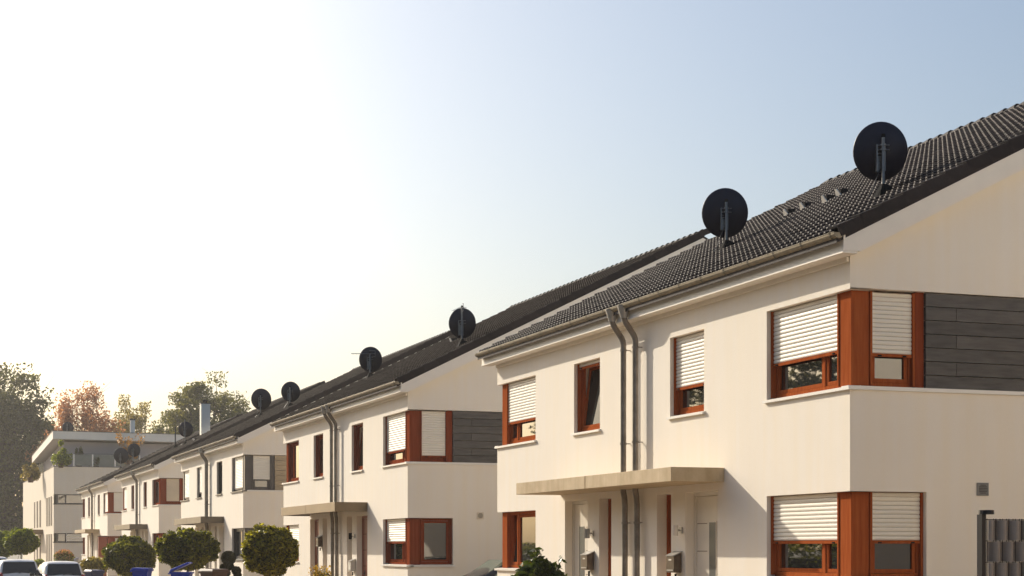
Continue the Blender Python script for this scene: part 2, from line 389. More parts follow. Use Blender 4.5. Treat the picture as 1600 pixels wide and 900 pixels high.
def house(y0, L, label, P):
    h = thing('double_house', label, 'house', (X0, y0, 0), 'white rendered double houses in a row')
    near = lambda a, b, z: (b, a, z)             # facade, counted from the near corner
    far = lambda a, b, z: (b, L - a, z)          # facade, counted from the far corner
    gn = lambda a, b, z: (a, b, z)               # near gable
    gf = lambda a, b, z: (a, L - b, z)           # far gable
    Wd = P.get('wood', 'wood'); det = P.get('detail', False)
    fo, go = [], []
    C0, C1 = 0, 2.36                              # corner window along the facade
    GV = 1.21
    DO, SO = (3.98, 5.15), (5.70, 6.27)           # door, side light
    for s in (0, 1):
        def q(a0, a1): return (a0, a1) if s == 0 else (L - a1, L - a0)
        fo += [q(C0, C1) + (Z3, Z4), q(C0, C1) + (Z1, Z2), q(4.46, 5.74) + (Z3, Z4), q(*DO) + (-.02, 2.62), q(*SO) + (-.0, 2.62)]
    wb = MB()
    wall_grid(wb, near, (0, L), (-.1, 5.93), fo, .34)
    for Wg in (gn, gf):
        BO = P.get('boards', 6.0) if Wg is gn else GV + .01
        wall_grid(wb, Wg, (0, DEEP), (-.1, 5.25), [(0, GV, Z1, Z2), (0, BO, Z3, Z4+.02)], .2)
        wb.quad(*[Wg(a, 0, z) for a, z in [(0, 5.25), (0, 5.93), (RIDGE, ztop(RIDGE)-.2), (DEEP, 5.93), (DEEP, 5.25)]])
    wb.quad((DEEP, 0, -.1), (DEEP, L, -.1), (DEEP, L, 5.93), (DEEP, 0, 5.93))
    # storey slabs close the body behind the openings
    wb.box(.345, DEEP-.2, .345, L-.345, -.1, -.02); wb.box(.345, .352, 2.4, L-2.4, 0, 5.9)
    wb.build('wall', M['stucco'], h, norm=False)
    # ---- near and far ends
    for s, (Wf, Wg, fl) in enumerate(((near, gn, False), (far, gf, True))):
        K = P['near' if s == 0 else 'far']; BO = P.get('boards', 6.0) if s == 0 else GV + .01
        dd = det
        for lev, (z0, z1) in enumerate(((Z1, Z2), (Z3, Z4))):
            # post
            pb = MB(); p0 = Wf(.10, .08, z0); 
            pa = Wf(.41, .36, z1); pb.box(p0[0], pa[0], p0[1], pa[1], z0+.002, z1-.002)
            pb.build('corner_post', M[Wd], h, bevel=.004)
            kf, kg, mull, tl = K[lev]
            window(h, Wf, 'u', False, .412, C1-.002, z0+.01, z1-.002, Wd, kf, mull, dd, tilt=tl, shm=P.get('shm_f'))
            window(h, Wg, 'v', fl, .362, (1.075 if lev else GV-.002), z0+.01, z1-.002, Wd, kg, (), dd, dep=.13, shm=P.get('shm_g'))
            sill(h, Wf, 0, C1, z0, .05, .05, P.get('sillm', 'sill'))
            if lev == 0: sill(h, Wg, .06, GV, z0, -.0, .05, P.get('sillm', 'sill'))
            else: MB().mbox(Wg, -.045, BO, -.035, .15, z0-.048, z0+.004).build('window_sill', M['sill'], h)
        # side trim and boards of the gable band
        MB().mbox(Wg, 1.078, GV+.005, .075, .17, Z3+.004, Z4+.018).build('side_trim', M['wood_red' if Wd == 'wood' else Wd], h)
        if s == 0:
            rows = 7; rh = (Z4 - Z3 + .01) / rows; bw = 2.4
            for r in range(rows):
                x = GV + .01; first = .50 if r % 2 else 1.9
                zz = Z3 + .006 + r*rh
                while x < BO - .01:
                    x2 = min(BO - .004, x + (first if first else bw)); first = None
                    MB().mbox(Wg, x, x2 - .008, .028 + random.uniform(0, .004), .08, zz, zz + rh - .010).build('cladding_board', M[P.get('board', 'board')], h)
                    x = x2
        # narrow upper window
        kn = P['narrow'][s]
        window(h, Wf, 'u', False, 4.462, 5.738, Z3+.01, Z4-.002, Wd, kn[0], (), det, tilt=kn[1])
        sill(h, Wf, 4.46, 5.74, Z3, m=P.get('sillm', 'sill'))
        # door
        dm = P.get('door', 'door')
        db = MB(); d = .15
        db.mbox(Wf, DO[0]+.002, DO[0]+.09, d, d+.05, 0, 2.55); db.mbox(Wf, DO[1]-.09, DO[1]-.002, d, d+.05, 0, 2.55); db.mbox(Wf, DO[0]+.002, DO[1]-.002, d, d+.05, 2.551, 2.618)
        db.mbox(Wf, DO[0]+.095, DO[1]-.095, d+.012, d+.06, 0, 2.545)
        dr = db.build('front_door', M[dm], h, bevel=.003)
        gx = DO[0] + .36
        MB().mbox(Wf, gx, gx+.25, d+.006, d+.03, .3, 2.12).build('glass_strip', M['frost'], dr)
        MB().mbox(Wf, gx-.02, gx, d-.0, d+.03, .28, 2.14).build('strip_bead', M[dm], dr)
        gr = MB()
        for zz in (.75, 1.2, 1.65, 2.1): gr.mbox(Wf, gx+.33, DO[1]-.12, d+.0085, d+.02, zz, zz+.012)
        gr.build('groove', M['canopy_metal' if dm == 'door' else 'black'], dr)
        hb = MB(); hx = DO[1] - .27; hz = 1.0
        hb.tube([Wf(hx, d+.012, hz), Wf(hx, d-.05, hz), Wf(hx-.13, d-.055, hz)], .011, 6); hb.mbox(Wf, hx-.022, hx+.022, d+.004, d+.013, hz-.16, hz+.08)
        hb.build('handle', M['dark_metal'], dr)
        # side light
        window(h, Wf, 'u', False, SO[0]+.002, SO[1]-.002, .0, 2.618, Wd, None, (), False, dep=.235)
    # ---- canopy
    c0, c1 = L/2 - 3.52, L/2 + 3.52
    cm = P.get('canopy', 'concrete')
    mid = L/2 - (0 if cm == 'concrete' else -.1)
    cp = MB().box(-.90, .0, c0+.006, c1-.006, 2.775, 2.93).build('canopy', M[cm], h)
    if cm == 'concrete':
        MB().box(-.92, -.005, c0, mid-.012, 2.742, 2.965).build('canopy_slab', M[cm], cp, bevel=.006)
        MB().box(-.92, -.005, mid+.012, c1, 2.742, 2.965).build('canopy_slab', M[cm], cp, bevel=.006)
    else:
        for a, b in ((c0, mid-.008), (mid+.008, c1)):
            MB().box(-.93, -.905, a, b, 2.72, 2.98).build('canopy_fascia', M[cm], cp, bevel=.003)
        for a in (c0, c1-.03): MB().box(-.904, -.004, a, a+.03, 2.72, 2.98).build('canopy_fascia', M[cm], cp, bevel=.003)
    # ---- eaves box
    e = .27; oh = .26
    eb = MB()
    eb.box(-oh, -oh+.03, -e, L+e, 5.692, 5.90); eb.box(-oh-.014, -.045, -e+.004, L+e-.004, 5.662, 5.690); eb.box(-.044, -.002, .02, L-.02, 5.60, 5.661)
    eb.build('eaves_board', M['trim'], h)
    for Wg in (gn, gf):
        vb = MB()
        pts = [(-oh+.031, 5.692), (.0, 5.692), (RIDGE, ztop(RIDGE)-.46), (DEEP+oh, 5.58), (DEEP+oh, ztop(-oh)-.16), (RIDGE, ztop(RIDGE)-.16), (-oh+.031, ztop(-oh+.031)-.16)]
        vb.prism(pts, Wg, -e, -.004)
        vb.build('verge_board', M['trim'], h)
    # ---- roof
    rb = MB(); v0 = -.36
    rb.prism([(v0, ztop(v0)-.165), (RIDGE, ztop(RIDGE)-.165), (DEEP+.36, ztop(v0)-.165), (DEEP+.36, ztop(v0)-.09), (RIDGE, ztop(RIDGE)-.09), (v0, ztop(v0)-.09)], lambda a, b, z: (a, b, z), -e+.01, L+e-.01)
    rf = rb.build('roof', M['verge'], h)
    ncol = int(round((L + 2*e - .16) / .30)); wcol = (L + 2*e - .16) / ncol
    slope_len = (RIDGE - v0) / math.cos(TH); exp = .335; nrow = int(slope_len / exp)
    mats = []
    for r in range(nrow + 1):
        sv = -.01 + r*exp
        for c in range(ncol):
            u = -e + .08 + (c + .5) * wcol
            v = v0 + .02 + sv*math.cos(TH); z = ztop(v) - .048
            mats.append((u, v, z + random.uniform(-.006, .006), r))
    scl = wcol / .30
    if P.get('tiles', 0):
        mats.sort(key=lambda t: (t[0] + y0)**2 + (t[1]+X0)**2 + (t[2])**2 * 1.0)
        ind = mats[:P['tiles']]; rest = mats[P['tiles']:]
        for (u, v, z, r) in ind:
            mw = Matrix.Translation((v, u, z)) @ (TROT @ Matrix.Rotation(random.uniform(-.012, .012), 3, 'Z') @ Matrix.Diagonal((scl, 1, 1))).to_4x4()
            place('roof_tile', _tm, rf, mw)
    else: rest = mats
    A = np.array(TROT @ Matrix.Diagonal((scl, 1, 1))); base = TV @ A.T
    off = np.array([(v, u, z) for u, v, z, r in rest])
    V = (base[None] + off[:, None]).reshape(-1, 3); Fx = (TF[None] + (np.arange(len(rest)) * len(TV))[:, None, None]).reshape(-1, 4)
    ts = npmesh('roof_tiles', V, Fx, M['tile_s' if P.get('tiles') else 'tile_far'], rf, smooth=True); tag(ts, kind='stuff')
    ts.data.materials.append(M['tile_glint' if P.get('tiles') else 'tile_glint_far']); ts.data.polygons.foreach_set('material_index', np.tile(TM, len(rest)))
    rd = MB()
    n = int((L + 2*e) / .36)
    for i in range(n):
        u = -e + i*(L + 2*e)/n
        rd.tube([(RIDGE, u, ztop(RIDGE)-.02), (RIDGE, u + (L + 2*e)/n + .03, ztop(RIDGE)-.05)], [.10, .085], 10)
    rd.build('ridge_cap', M['verge'], rf, smooth=True)
    # verge tiles, each an L-shaped piece
    vt = MB(); ln = .40
    for (a, b_, c_, d_) in ((-.02, .0, -.125, .035), (.0, .20, .012, .035)):
        vt.hexa([(a, 0, c_+.03), (b_, 0, c_+.03), (b_, ln, c_), (a, ln, c_)], [(a, 0, d_+.03), (b_, 0, d_+.03), (b_, ln, d_), (a, ln, d_)])
    vme = vt.mesh('verge_tile', M['verge'])
    for side in (0, 1):
        if side == 1: continue
        nv = int(slope_len / .38)
        for i in range(nv + 1):
            sv = i*.378; v = v0 + .01 + sv*math.cos(TH)
            u = -e - .005 if side == 0 else L + e + .005
            # tile axes: X along the ridge (inwards), Y up the slope
            ax = Vector((0, 1, 0)) if side == 0 else Vector((0, -1, 0))
            Rm = Matrix(((ax.x, math.cos(TH), -math.sin(TH)), (ax.y, 0, 0), (ax.z, math.sin(TH), math.cos(TH))))
            place('verge_tile', vme, rf, Matrix.Translation((v, u, ztop(v) + .0)) @ Rm.to_4x4())
    # ---- gutter
    gu = MB(); gx, gz, gr_ = -oh-.085, 5.925, .078
    n = 8
    prof = [(gx + gr_*math.cos(math.pi + math.pi*i/n), gz + gr_*math.sin(math.pi + math.pi*i/n)) for i in range(n+1)]
    prof = [(prof[0][0]-.002, prof[0][1]+.004), (prof[0][0]-.005, prof[0][1])] + prof
    u0, u1 = -e-.02, L+e+.02
    for i in range(len(prof)-1):
        gu.quad((prof[i][0], u0, prof[i][1]), (prof[i][0], u1, prof[i][1]), (prof[i+1][0], u1, prof[i+1][1]), (prof[i+1][0], u0, prof[i+1][1]))
    for uu in (u0, u1): gu.quad(*[(p[0], uu, p[1]) for p in prof[2:]])
    for uu in np.linspace(u0, u1, 6)[1:-1]: pass
    gt = gu.build('gutter', M['zinc'], h, smooth=True, norm=False)
    nb = 20
    for i in range(nb):
        uu = u0 + .12 + i*(u1-u0-.24)/(nb-1); b = MB(); rr = gr_ + .006
        pr = [(gx + rr*math.cos(math.pi + math.pi*i/6), gz + rr*math.sin(math.pi + math.pi*i/6)) for i in range(7)]
        pr = [(pr[0][0]-.004, pr[0][1]+.014)] + pr
        for (a, c), (a2, c2) in zip(pr[:-1], pr[1:]):
            b.quad((a, uu-.016, c), (a, uu+.016, c), (a2, uu+.016, c2), (a2, uu-.016, c2))
        b.build('gutter_bracket', M['bracket'], gt, norm=False)
    # ---- downpipes
    for du in P.get('pipes', (-.26, .26)):
        uu = L/2 - .12 + du
        path = [(gx, uu, gz-.06), (gx, uu, gz-.20)]
        A_, B_ = Vector((gx, uu, gz-.20)), Vector((-.13, uu, gz-.62))
        for t in np.linspace(0, 1, 9)[1:]:
            s_ = t*t*(3-2*t); path.append((gx + (-.13-gx)*s_, uu, A_.z + (B_.z-A_.z)*t))
        path += [(-.13, uu, 3.0), (-.13, uu, 2.7), (-.11, uu, 2.6), (-.10, uu, 2.45), (-.10, uu, -.02)]
        dp = MB().tube(path, .052, 12).build('downpipe', M['pipe'], h, smooth=True)
        MB().lathe([(.125, .02), (.105, -.05), (.058, -.20)], 14, Matrix.Translation((gx, uu, gz-.035))).build('outlet', M['steel'], dp, smooth=True)
        for zz in (5.2, 3.55, 2.15):
            xx = -.13 if zz > 2.8 else -.10
            b = MB().lathe([(.057, -.018), (.06, -.018), (.06, .018), (.057, .018)], 12, Matrix.Translation((xx, uu, zz)))
            b.box(xx+.05, 0, uu-.008, uu+.008, zz-.008, zz+.008); b.box(xx-.01, xx+.012, uu-.085, uu-.055, zz-.012, zz+.012)
            b.build('pipe_clamp', M['pipe'], dp)
    # ---- vents of the roof
    for (u, v) in P.get('vents', ()):
        pm = Matrix.Translation((v, u, ztop(v)-.01)) @ TROT.to_4x4()
        vv = MB().hexa([(-.09,-.0,0),(.09,-.0,0),(.06,.30,0),(-.06,.30,0)], [(-.09,.02,.13),(.09,.02,.13),(.05,.30,.03),(-.05,.30,.03)])
        ov = vv.build('roof_vent', M['verge'], rf); ov.matrix_local = pm
        vc = MB().hexa([(-.10,-.02,-.005),(.10,-.02,-.005),(.10,-.003,-.005),(-.10,-.003,-.005)], [(-.03,-.02,.15),(.03,-.02,.15),(.03,-.003,.15),(-.03,-.003,.15)])
        oc = vc.build('vent_cap', M['trim'], rf); oc.matrix_local = pm
    # ---- thin dark line across the slope, drawn as a black tube
    if P.get('wire'):
        v = P['wire']; pts = [(v, u, ztop(v)+.02) for u in np.linspace(-e+.1, L+e-.1, 12)]
        MB().tube(pts, .007, 5).build('roof_dark_line', M['black'], rf)
    # ---- grille on the near gable
    if P.get('grille'):
        a, z = P['grille']
        gb = MB().box(a-.095, a+.095, -.02, -.001, z-.09, z+.09).build('vent_grille', M['mast' if P.get('gdark') else 'stucco_b'], h, bevel=.004)
        lb = MB()
        for i in range(6):
            hw = math.sqrt(max(0, .07**2 - (-.055+i*.022)**2)); lb.box(a-hw, a+hw, -.026, -.0202, z-.06+i*.022, z-.05+i*.022)
        lb.build('louvre', M['dark_metal'], gb)
    return h

H = []
MU = (.92,)
H.append(house(20.13, 14.52, 'nearest white double house with grey gable boards and a bare concrete porch canopy', dict(
    detail=True, tiles=300, wood='wood', canopy='concrete', boards=6.0,
    near=[(1.80, 1.76, MU, None), (4.40, 4.38, MU, None)], far=[(None, None, MU, 0), (4.36, 4.36, MU, None)],
    narrow=[(4.36, None), (5.14, 0)], vents=[(9.03, 4.04), (8.5, 4.10), (7.23, 3.84), (7.06, 4.03)], wire=3.2, grille=(2.12, 2.53), gdark=True)))
H.append(house(41.57, 14.98, 'second white double house with brown doors and brown metal-edged canopy', dict(
    wood='wood_red', canopy='canopy_metal', door='door_red', boards=6.0,
    near=[(1.85, None, MU, None), (4.22, 4.08, MU, None)], far=[(1.80, None, MU, None), (None, 4.0, MU, None)],
    narrow=[(None, 0), (None, None)], vents=[(8.75, 3.98)], grille=(1.95, 2.55))))
H.append(house(63.76, 15.2, 'third white double house with dark grey window frames and tan gable boards', dict(
    wood='wood_grey', canopy='canopy_dark', door='door', boards=6.0, board='board_tan', sillm='sill_dark', pipes=(-.13, .13),
    near=[(None, None, MU, None), (4.02, 4.28, MU, None)], far=[(None, None, MU, None), (4.0, 4.0, MU, None)],
    narrow=[(None, None), (4.1, None)])))
H.append(house(86.23, 15.36, 'fourth white double house with red-brown corner frame and blank tan shutter', dict(
    wood='wood_red', canopy='canopy_dark', door='door', boards=3.0, board='board_tan', pipes=(-.13, .13), shm_g=M['shutter_tan'],
    near=[(None, None, MU, None), (None, 4.06, MU, None)], far=[(None, None, MU, None), (4.0, 4.0, MU, None)],
    narrow=[(None, None), (None, None)], vents=[(9, 3.2), (8, 3.1)])))
H.append(house(108.88, 16.4, 'fifth and farthest white double house, with tan porch canopy beside the flat-roofed block', dict(
    wood='wood_red', canopy='concrete', door='door', boards=3.0, board='board_tan', pipes=(-.15, .15), shm_g=M['shutter'],
    near=[(None, None, MU, None), (4.0, 3.98, MU, None)], far=[(None, None, MU, None), (None, 4.0, MU, None)],
    narrow=[(None, None), (None, None)], vents=[(9, 3.2)])))

H.append(house(-2.2, 14.6, 'white double house of the row beside the camera, out of the picture', dict(  # unseen house continuing the row, added for warm bounce onto the nearest gable
    wood='wood', canopy='concrete', boards=6.0, near=[(1.80, None, MU, None), (4.40, 4.38, MU, None)], far=[(None, None, MU, None), (4.36, 4.36, MU, None)], narrow=[(4.36, None), (None, None)])))

# ---------------------------------------------------------------- satellite dishes
DG = 'dark satellite dishes on the tiled roofs'
def satdish(x, y, z, label, dia=.82, up=.62, az=R(20), mast_top=None, yagi=None, tall=1.06):
    """foot on the roof at (x,y,z); the reflector faces away from the street's near end"""
    t = thing('satellite_dish', label, 'satellite dish', (x, y, z), DG)
    f = Vector((math.sin(az), math.cos(az), 0)); r_ = Vector((math.cos(az), -math.sin(az), 0)); u_ = Vector((0, 0, 1))
    fb = MB().hexa([(-.16, -.13, -.10), (.16, -.13, .05), (.16, .13, .05), (-.16, .13, -.10)], [(-.03, -.03, .16), (.035, -.03, .16), (.035, .03, .16), (-.03, .03, .16)])
    fb.build('roof_foot', M['black'], t)
    top = mast_top or (up + .20)
    MB().tube([(0, 0, -.05), (0, 0, top)], .026, 10).build('mast', M['mast'], t, smooth=True)
    MB().lathe([(.0, .012), (.03, .012), (.03, -.04)], 10, Matrix.Translation((0, 0, top))).build('mast_cap', M['black'], t)
    # reflector, an offset dish tipped a little upwards
    tip = R(8)
    n_ = (f*math.cos(tip) + u_*math.sin(tip)).normalized(); v_ = (u_*math.cos(tip) - f*math.sin(tip)).normalized()
    c = Vector((0, 0, up)) + f*.20
    rb = MB(); rings = 9; seg = 40; ra = dia/2
    def pt(rr, k, off):
        a = 2*math.pi*k/seg; return c + r_*(ra*rr*math.cos(a)) + v_*(ra*tall*rr*math.sin(a)) + n_*(.16*dia*(rr*rr-1) + off)
    P = [[pt(0, 0, 0)]]
    for i in range(1, rings+1): P.append([pt(i/rings, k, 0) for k in range(seg)])
    P.append([pt(1.012, k, .004) for k in range(seg)]); P.append([pt(1.012, k, .022) for k in range(seg)])
    for i in range(rings, 0, -1): P.append([pt(i/rings, k, .012) for k in range(seg)])
    P.append([pt(0, 0, .012)])
    idx = []; 
    for ring in P:
        idx.append(list(range(len(rb.v), len(rb.v)+len(ring)))); rb.v += [tuple(p) for p in ring]
    for a, b in zip(idx[:-1], idx[1:]):
        for k in range(seg):
            k2 = (k+1) % seg
            if len(a) == 1: rb.f.append((a[0], b[k], b[k2]))
            elif len(b) == 1: rb.f.append((a[k], b[0], a[k2]))
            else: rb.f.append((a[k], b[k], b[k2], a[k2]))
    rb.build('reflector', M['dish'], t, smooth=True)
    # bracket: a ribbed channel bolted to the back, with clamps round the mast
    bk = MB(); off = -r_*.055
    def bb(rx0, rx1, f0, f1, z0, z1):
        p = lambda a, b, zz: off + r_*a + f*b + u_*zz
        bk.hexa([p(rx0, f0, z0), p(rx1, f0, z0), p(rx1, f1, z0), p(rx0, f1, z0)], [p(rx0, f0, z1), p(rx1, f0, z1), p(rx1, f1, z1), p(rx0, f1, z1)])
    bb(-.045, -.03, .0, .10, up-.34, up+.06); bb(.075, .09, .0, .10, up-.34, up+.06); bb(-.045, .09, .092, .105, up-.34, up+.06)
    for i in range(7): bb(-.029, .074, .075, .09, up-.32+i*.05, up-.305+i*.05)
    bk.build('bracket', M['mast'], t)
    ck = MB()
    for zz in (up-.02, up+.05): 
        ck.lathe([(.028, -.012), (.042, -.012), (.042, .012), (.028, .012)], 10, Matrix.Translation((0, 0, zz)))
        ck.tube([(-.09*r_ + f*.03) + u_*zz, (.10*r_ + f*.03) + u_*zz], .01, 6)
    ck.build('mast_clamp', M['mast'], t)
    arm = c - v_*(ra*tall*.98); fp = c + n_*(dia*.62) - v_*(ra*.55)
    fa = MB().tube([arm, fp], .014, 6).build('feed_arm', M['mast'], t)
    MB().tube([fp + n_*.02 , fp - n_*.12 + v_*.03], [.03, .035], 10).build('feed_horn', M['label'], fa)
    if yagi:
        zt = top - .05; yb = MB(); d = r_ if yagi == 'side' else (-f*.97 + r_*.25).normalized(); q = d.cross(u_)
        yb.tube([d*-.62 + u_*zt, d*.18 + u_*zt], .012, 6)
        for i in range(7):
            cpt = d*(-.58 + i*.12) + u_*zt; yb.tube([cpt - q*(.16 - .01*i), cpt + q*(.16 - .01*i)], .005, 5)
        for s in (-1, 1): yb.tube([d*.17 + u_*(zt), d*.17 + u_*(zt + s*.10) , d*-.02 + u_*(zt + s*.10)], .008, 5)
        yb.build('yagi_aerial', M['mast'], t)
    else:
        cb = MB().tube([f*.05 + u_*(up-.3) - r_*.03, f*.02 + u_*(up-.5) - r_*.12, u_*.05 - r_*.17, Vector((-.12, 0, -.05)) - r_*.12], .007, 5); cb.build('cable', M['dark_metal'], t)
    return t
def onroof(x, y): return (x, y, ztop(x - X0))
satdish(*onroof(13.90, 22.15), 'largest dark satellite dish, low on the nearest roof, rightmost of all', .82, .70)
satdish(*onroof(14.30, 28.11), 'dark satellite dish left of the four roof vents on the nearest roof', .85, .70)
satdish(*onroof(14.22, 43.58), 'dark satellite dish with a spiky aerial on top of its mast, second roof', .73, .62, mast_top=1.06, yagi='top', tall=1.12)
satdish(*onroof(14.55, 54.4), 'dark satellite dish with a small aerial mounted across its back, far end of second roof', .76, .62, mast_top=.84, yagi='side', tall=1.10)
satdish(*onroof(14.55, 66.73), 'dark satellite dish on the third roof, right one of its pair', .76, .62)
satdish(*onroof(15.10, 75.4), 'dark satellite dish on the third roof, left one of its pair', .90, .78)
satdish(*onroof(15.01, 96.46), 'dark satellite dish on the fourth roof left of the pale chimney', .82, .86, mast_top=1.45)
satdish(*onroof(14.67, 116.6), 'dark satellite dish on the farthest tiled roof, right one of two', .86, .95)
satdish(*onroof(14.5, 122.3), 'dark satellite dish on the farthest tiled roof, left one of two', 1.05, .95)
t = thing('roof_mast', 'bare thin mast standing on the fourth roof beside a dish', 'mast', onroof(14.85, 99.0))
MB().hexa([(-.2,-.16,-.12),(.2,-.16,.06),(.2,.16,.06),(-.2,.16,-.12)], [(-.04,-.04,.2),(.04,-.04,.2),(.04,.04,.2),(-.04,.04,.2)]).build('roof_foot', M['black'], t)
MB().tube([(0,0,0),(0,0,1.25)], .035, 8).build('mast', M['dark_metal'], t)

# chimneys
t = thing('chimney', 'pale grey metal-clad chimney rising above the tiled roofs before the green tree', 'chimney', onroof(17.2, 104.3 - 1.5))
MB().box(-.27, .27, -.27, .27, -.3, 1.75).build('shaft', M['chimney'], t)
MB().box(-.31, .31, -.31, .31, 1.752, 1.80).build('crown', M['dark_metal'], t)
MB().lathe([(.14, 1.80), (.14, 1.95), (.22, 1.97), (.0, 2.06)], 12).build('cowl', M['black'], t)

# ---------------------------------------------------------------- mailboxes and lamps by the doors
def mailbox(y, label, mirror=1, m='mailbox', z=1.30):
    t = thing('mailbox', label, 'mailbox', (X0, y, z), 'mailboxes beside the front doors')
    b = MB(); b.prism([(-.15, 0), (-.15, .27), (-.02, .33), (-.02, 0)], lambda a, bb, zz: (a, bb, zz), -.15, .15)
    b.build('body', M[m], t, bevel=.006)
    lid = MB().hexa([(-.165, -.16, .272), (0, -.16, .342), (0, .16, .342), (-.165, .16, .272)], [(-.168, -.16, .284), (0, -.16, .356), (0, .16, .356), (-.168, .16, .284)])
    lid.build('lid', M['steel'], t)
    MB().box(-.155, -.1505, -.05, .05, .20, .225).build('name_plate', M['label'], t)
    MB().box(-.16, -.1505, -.12, .12, .03, .05).build('flap', M['steel'], t)
    MB().tube([(-.05, 0, -.02), (-.05, 0, -.12)], .02, 8).build('keyhole_post', M['black'], t)
def lamp(y, label, m='trim', z=2.0):
    t = thing('wall_lamp', label, 'wall lamp', (X0, y, z), 'wall lamps beside the front doors')
    MB().box(-.03, -.001, -.05, .05, -.05, .05).build('back_plate', M['steel'], t)
    MB().tube([(-.03, 0, 0), (-.09, 0, 0)], .018, 8).build('arm', M['steel'], t)
    MB().tube([(-.12, 0, -.09), (-.12, 0, .09)], .05, 12).build('lamp_shade', M[m], t)
mailbox(29.32, 'square metal mailbox by the left door under the concrete canopy'); mailbox(25.55, 'square metal mailbox by the right door under the concrete canopy')
lamp(29.24, 'metal wall lamp by the left door under the concrete canopy', 'steel', 1.98); lamp(25.42, 'pale wall lamp by the right door under the concrete canopy', 'trim', 2.0)
mailbox(41.57+9.42, 'mailbox by the left brown door under the brown-edged canopy', z=1.75); mailbox(41.57+5.42, 'mailbox by the right brown door under the brown-edged canopy', m='label', z=1.05)
lamp(41.57+5.42, 'dark wall lamp by the right brown door under the brown-edged canopy', 'black', 2.05)

# ---------------------------------------------------------------- screen fence
def fence(x0, x1, y, zt):
    t = thing('privacy_fence', 'dark wire fence woven with grey plastic privacy strips, at right edge', 'fence', (x0, y, -.02))
    ht = zt + .02
    MB().box(-.05, -.005, -.03, .05, 0, ht + .02).build('post', M['postm'], t)
    MB().lathe([(0, .02), (.07, .018), (.072, -.02), (.06, -.022)], 12, Matrix.Translation((.02, .0, ht + .042))).build('post_cap', M['postm'], t)
    n = int((x1-x0) / .145)
    wires = [.01 + i*.145/2 for i in range(2*n)]
    rows = 10; rh = .2
    for r in range(rows):
        z1 = ht - .035 - r*rh; z0 = z1 - .188; b = MB(); m = 12*n
        pts = []
        for i in range(m + 1):
            a = .02 + i*(n*.145)/m; ph = (a/.145 + (.5 if r % 2 else 0)) % 1
            y_ = -.042*math.sin(math.pi*ph/.68)**.7 if ph < .68 else .022*math.sin(math.pi*(ph-.68)/.32)
            pts.append((a, y_))
        for (a, p), (a2, p2) in zip(pts[:-1], pts[1:]): b.quad((a, p, z0), (a2, p2, z0), (a2, p2, z1), (a, p, z1))
        b.build('privacy_strip', M['strip'], t, smooth=False, norm=False)
        MB().box(.0, n*.145, -.008, .008, z1+.002, z1+.010).build('wire', M['postm'], t)
    vw = MB()
    for r in range(1):
        for i in range(n):
            for ph in (.0, .68):
                a = .02 + (i+ph)*.145; vw.box(a-.004, a+.004, -.012, -.006, 0, ht-.02)
                a = .02 + (i+ph+.5)*.145; vw.box(a-.003, a+.003, -.012, -.006, 0, ht-.02)
    vw.build('vertical_wires', M['postm'], t)
p = at(1530, 806, 15.9)
fence(p.x + .06, p.x + 4.2, p.y, 2.0)

# ---------------------------------------------------------------- foliage
def leaves(name, pts, size, m, parent, jitter=.35, up=.3, aspect=1.5):
    n = len(pts); nrm = RNG.normal(size=(n, 3)); nrm[:, 2] += up; nrm /= np.linalg.norm(nrm, axis=1)[:, None]
    a = np.cross(nrm, RNG.normal(size=(n, 3))); a /= np.linalg.norm(a, axis=1)[:, None]; b = np.cross(nrm, a)
    s = size * (1 + jitter*RNG.uniform(-1, 1, n))[:, None]
    V = np.stack([pts - a*s*.5*aspect, pts + b*s*.38 + nrm*s*.08, pts + a*s*.5*aspect, pts - b*s*.38 + nrm*s*.08], 1).reshape(-1, 3)
    return npmesh(name, V, np.arange(4*n).reshape(-1, 4), m, parent)
def blob(n, c, rad, shell=.0, flat=1.):
    d = RNG.normal(size=(n, 3)); d /= np.linalg.norm(d, axis=1)[:, None]
    r = (shell + (1-shell)*RNG.uniform(0, 1, n)) ** (1/3 if shell == 0 else 1)
    return np.array(c) + d * r[:, None] * np.array(rad)

GT = 'clipped globe trees in the front gardens'
def globe_tree(x, y, zc, rad, label, m, n=9000, size=.075, trunk='bark', base=-.02, tr=.05, group=GT, nclump=60):
    t = thing('globe_tree', label, 'tree', (x, y, base), group)
    c = Vector((0, 0, zc - base)); rad = np.array(rad)
    lim = MB(); lim.tube([(0, 0, 0), (.01, .0, c.z*.5), (0, .01, c.z)], [tr, tr*.85, tr*.6], 8)
    for i in range(14):
        a = i*2.4; e = RNG.uniform(-.2, .9)
        d = Vector((math.cos(a)*math.cos(e)*rad[0], math.sin(a)*math.cos(e)*rad[1], math.sin(e)*rad[2]))*.6
        lim.tube([(0, 0, c.z - rad[2]*.7), Vector((0, 0, c.z - rad[2]*.2)) + d*.4, c + d], [tr*.5, tr*.3, tr*.1], 5)
    lim.build('trunk', M[trunk], t, smooth=True)
    d = RNG.normal(size=(nclump, 3)); d /= np.linalg.norm(d, axis=1)[:, None]
    ks = []
    for k in range(nclump):
        cc = np.array(c) + d[k]*rad*RNG.uniform(.84, .93)
        ks.append(blob(int(n*.55/nclump), cc, np.array([.20, .20, .17])*rad.mean()*RNG.uniform(.7, 1.2)))
    ks.append(blob(int(n*.45), c, rad*.93, .72))
    leaves('crown', np.concatenate(ks), size, M[m], t, up=.6)
    return t
globe_tree(*at(421, 860, 46)[:2], at(421, 860, 46).z, (.76, .76, .68), 'round green globe tree before the gap of the second and third houses, trunk showing', 'leaf_globe', 15000, .08, nclump=110)
globe_tree(*at(293, 858, 57)[:2], at(293, 858, 57).z, (1.05, 1.0, .68), 'wide flat-topped globe tree above the open blue bin', 'leaf_dark', 12000, .10)
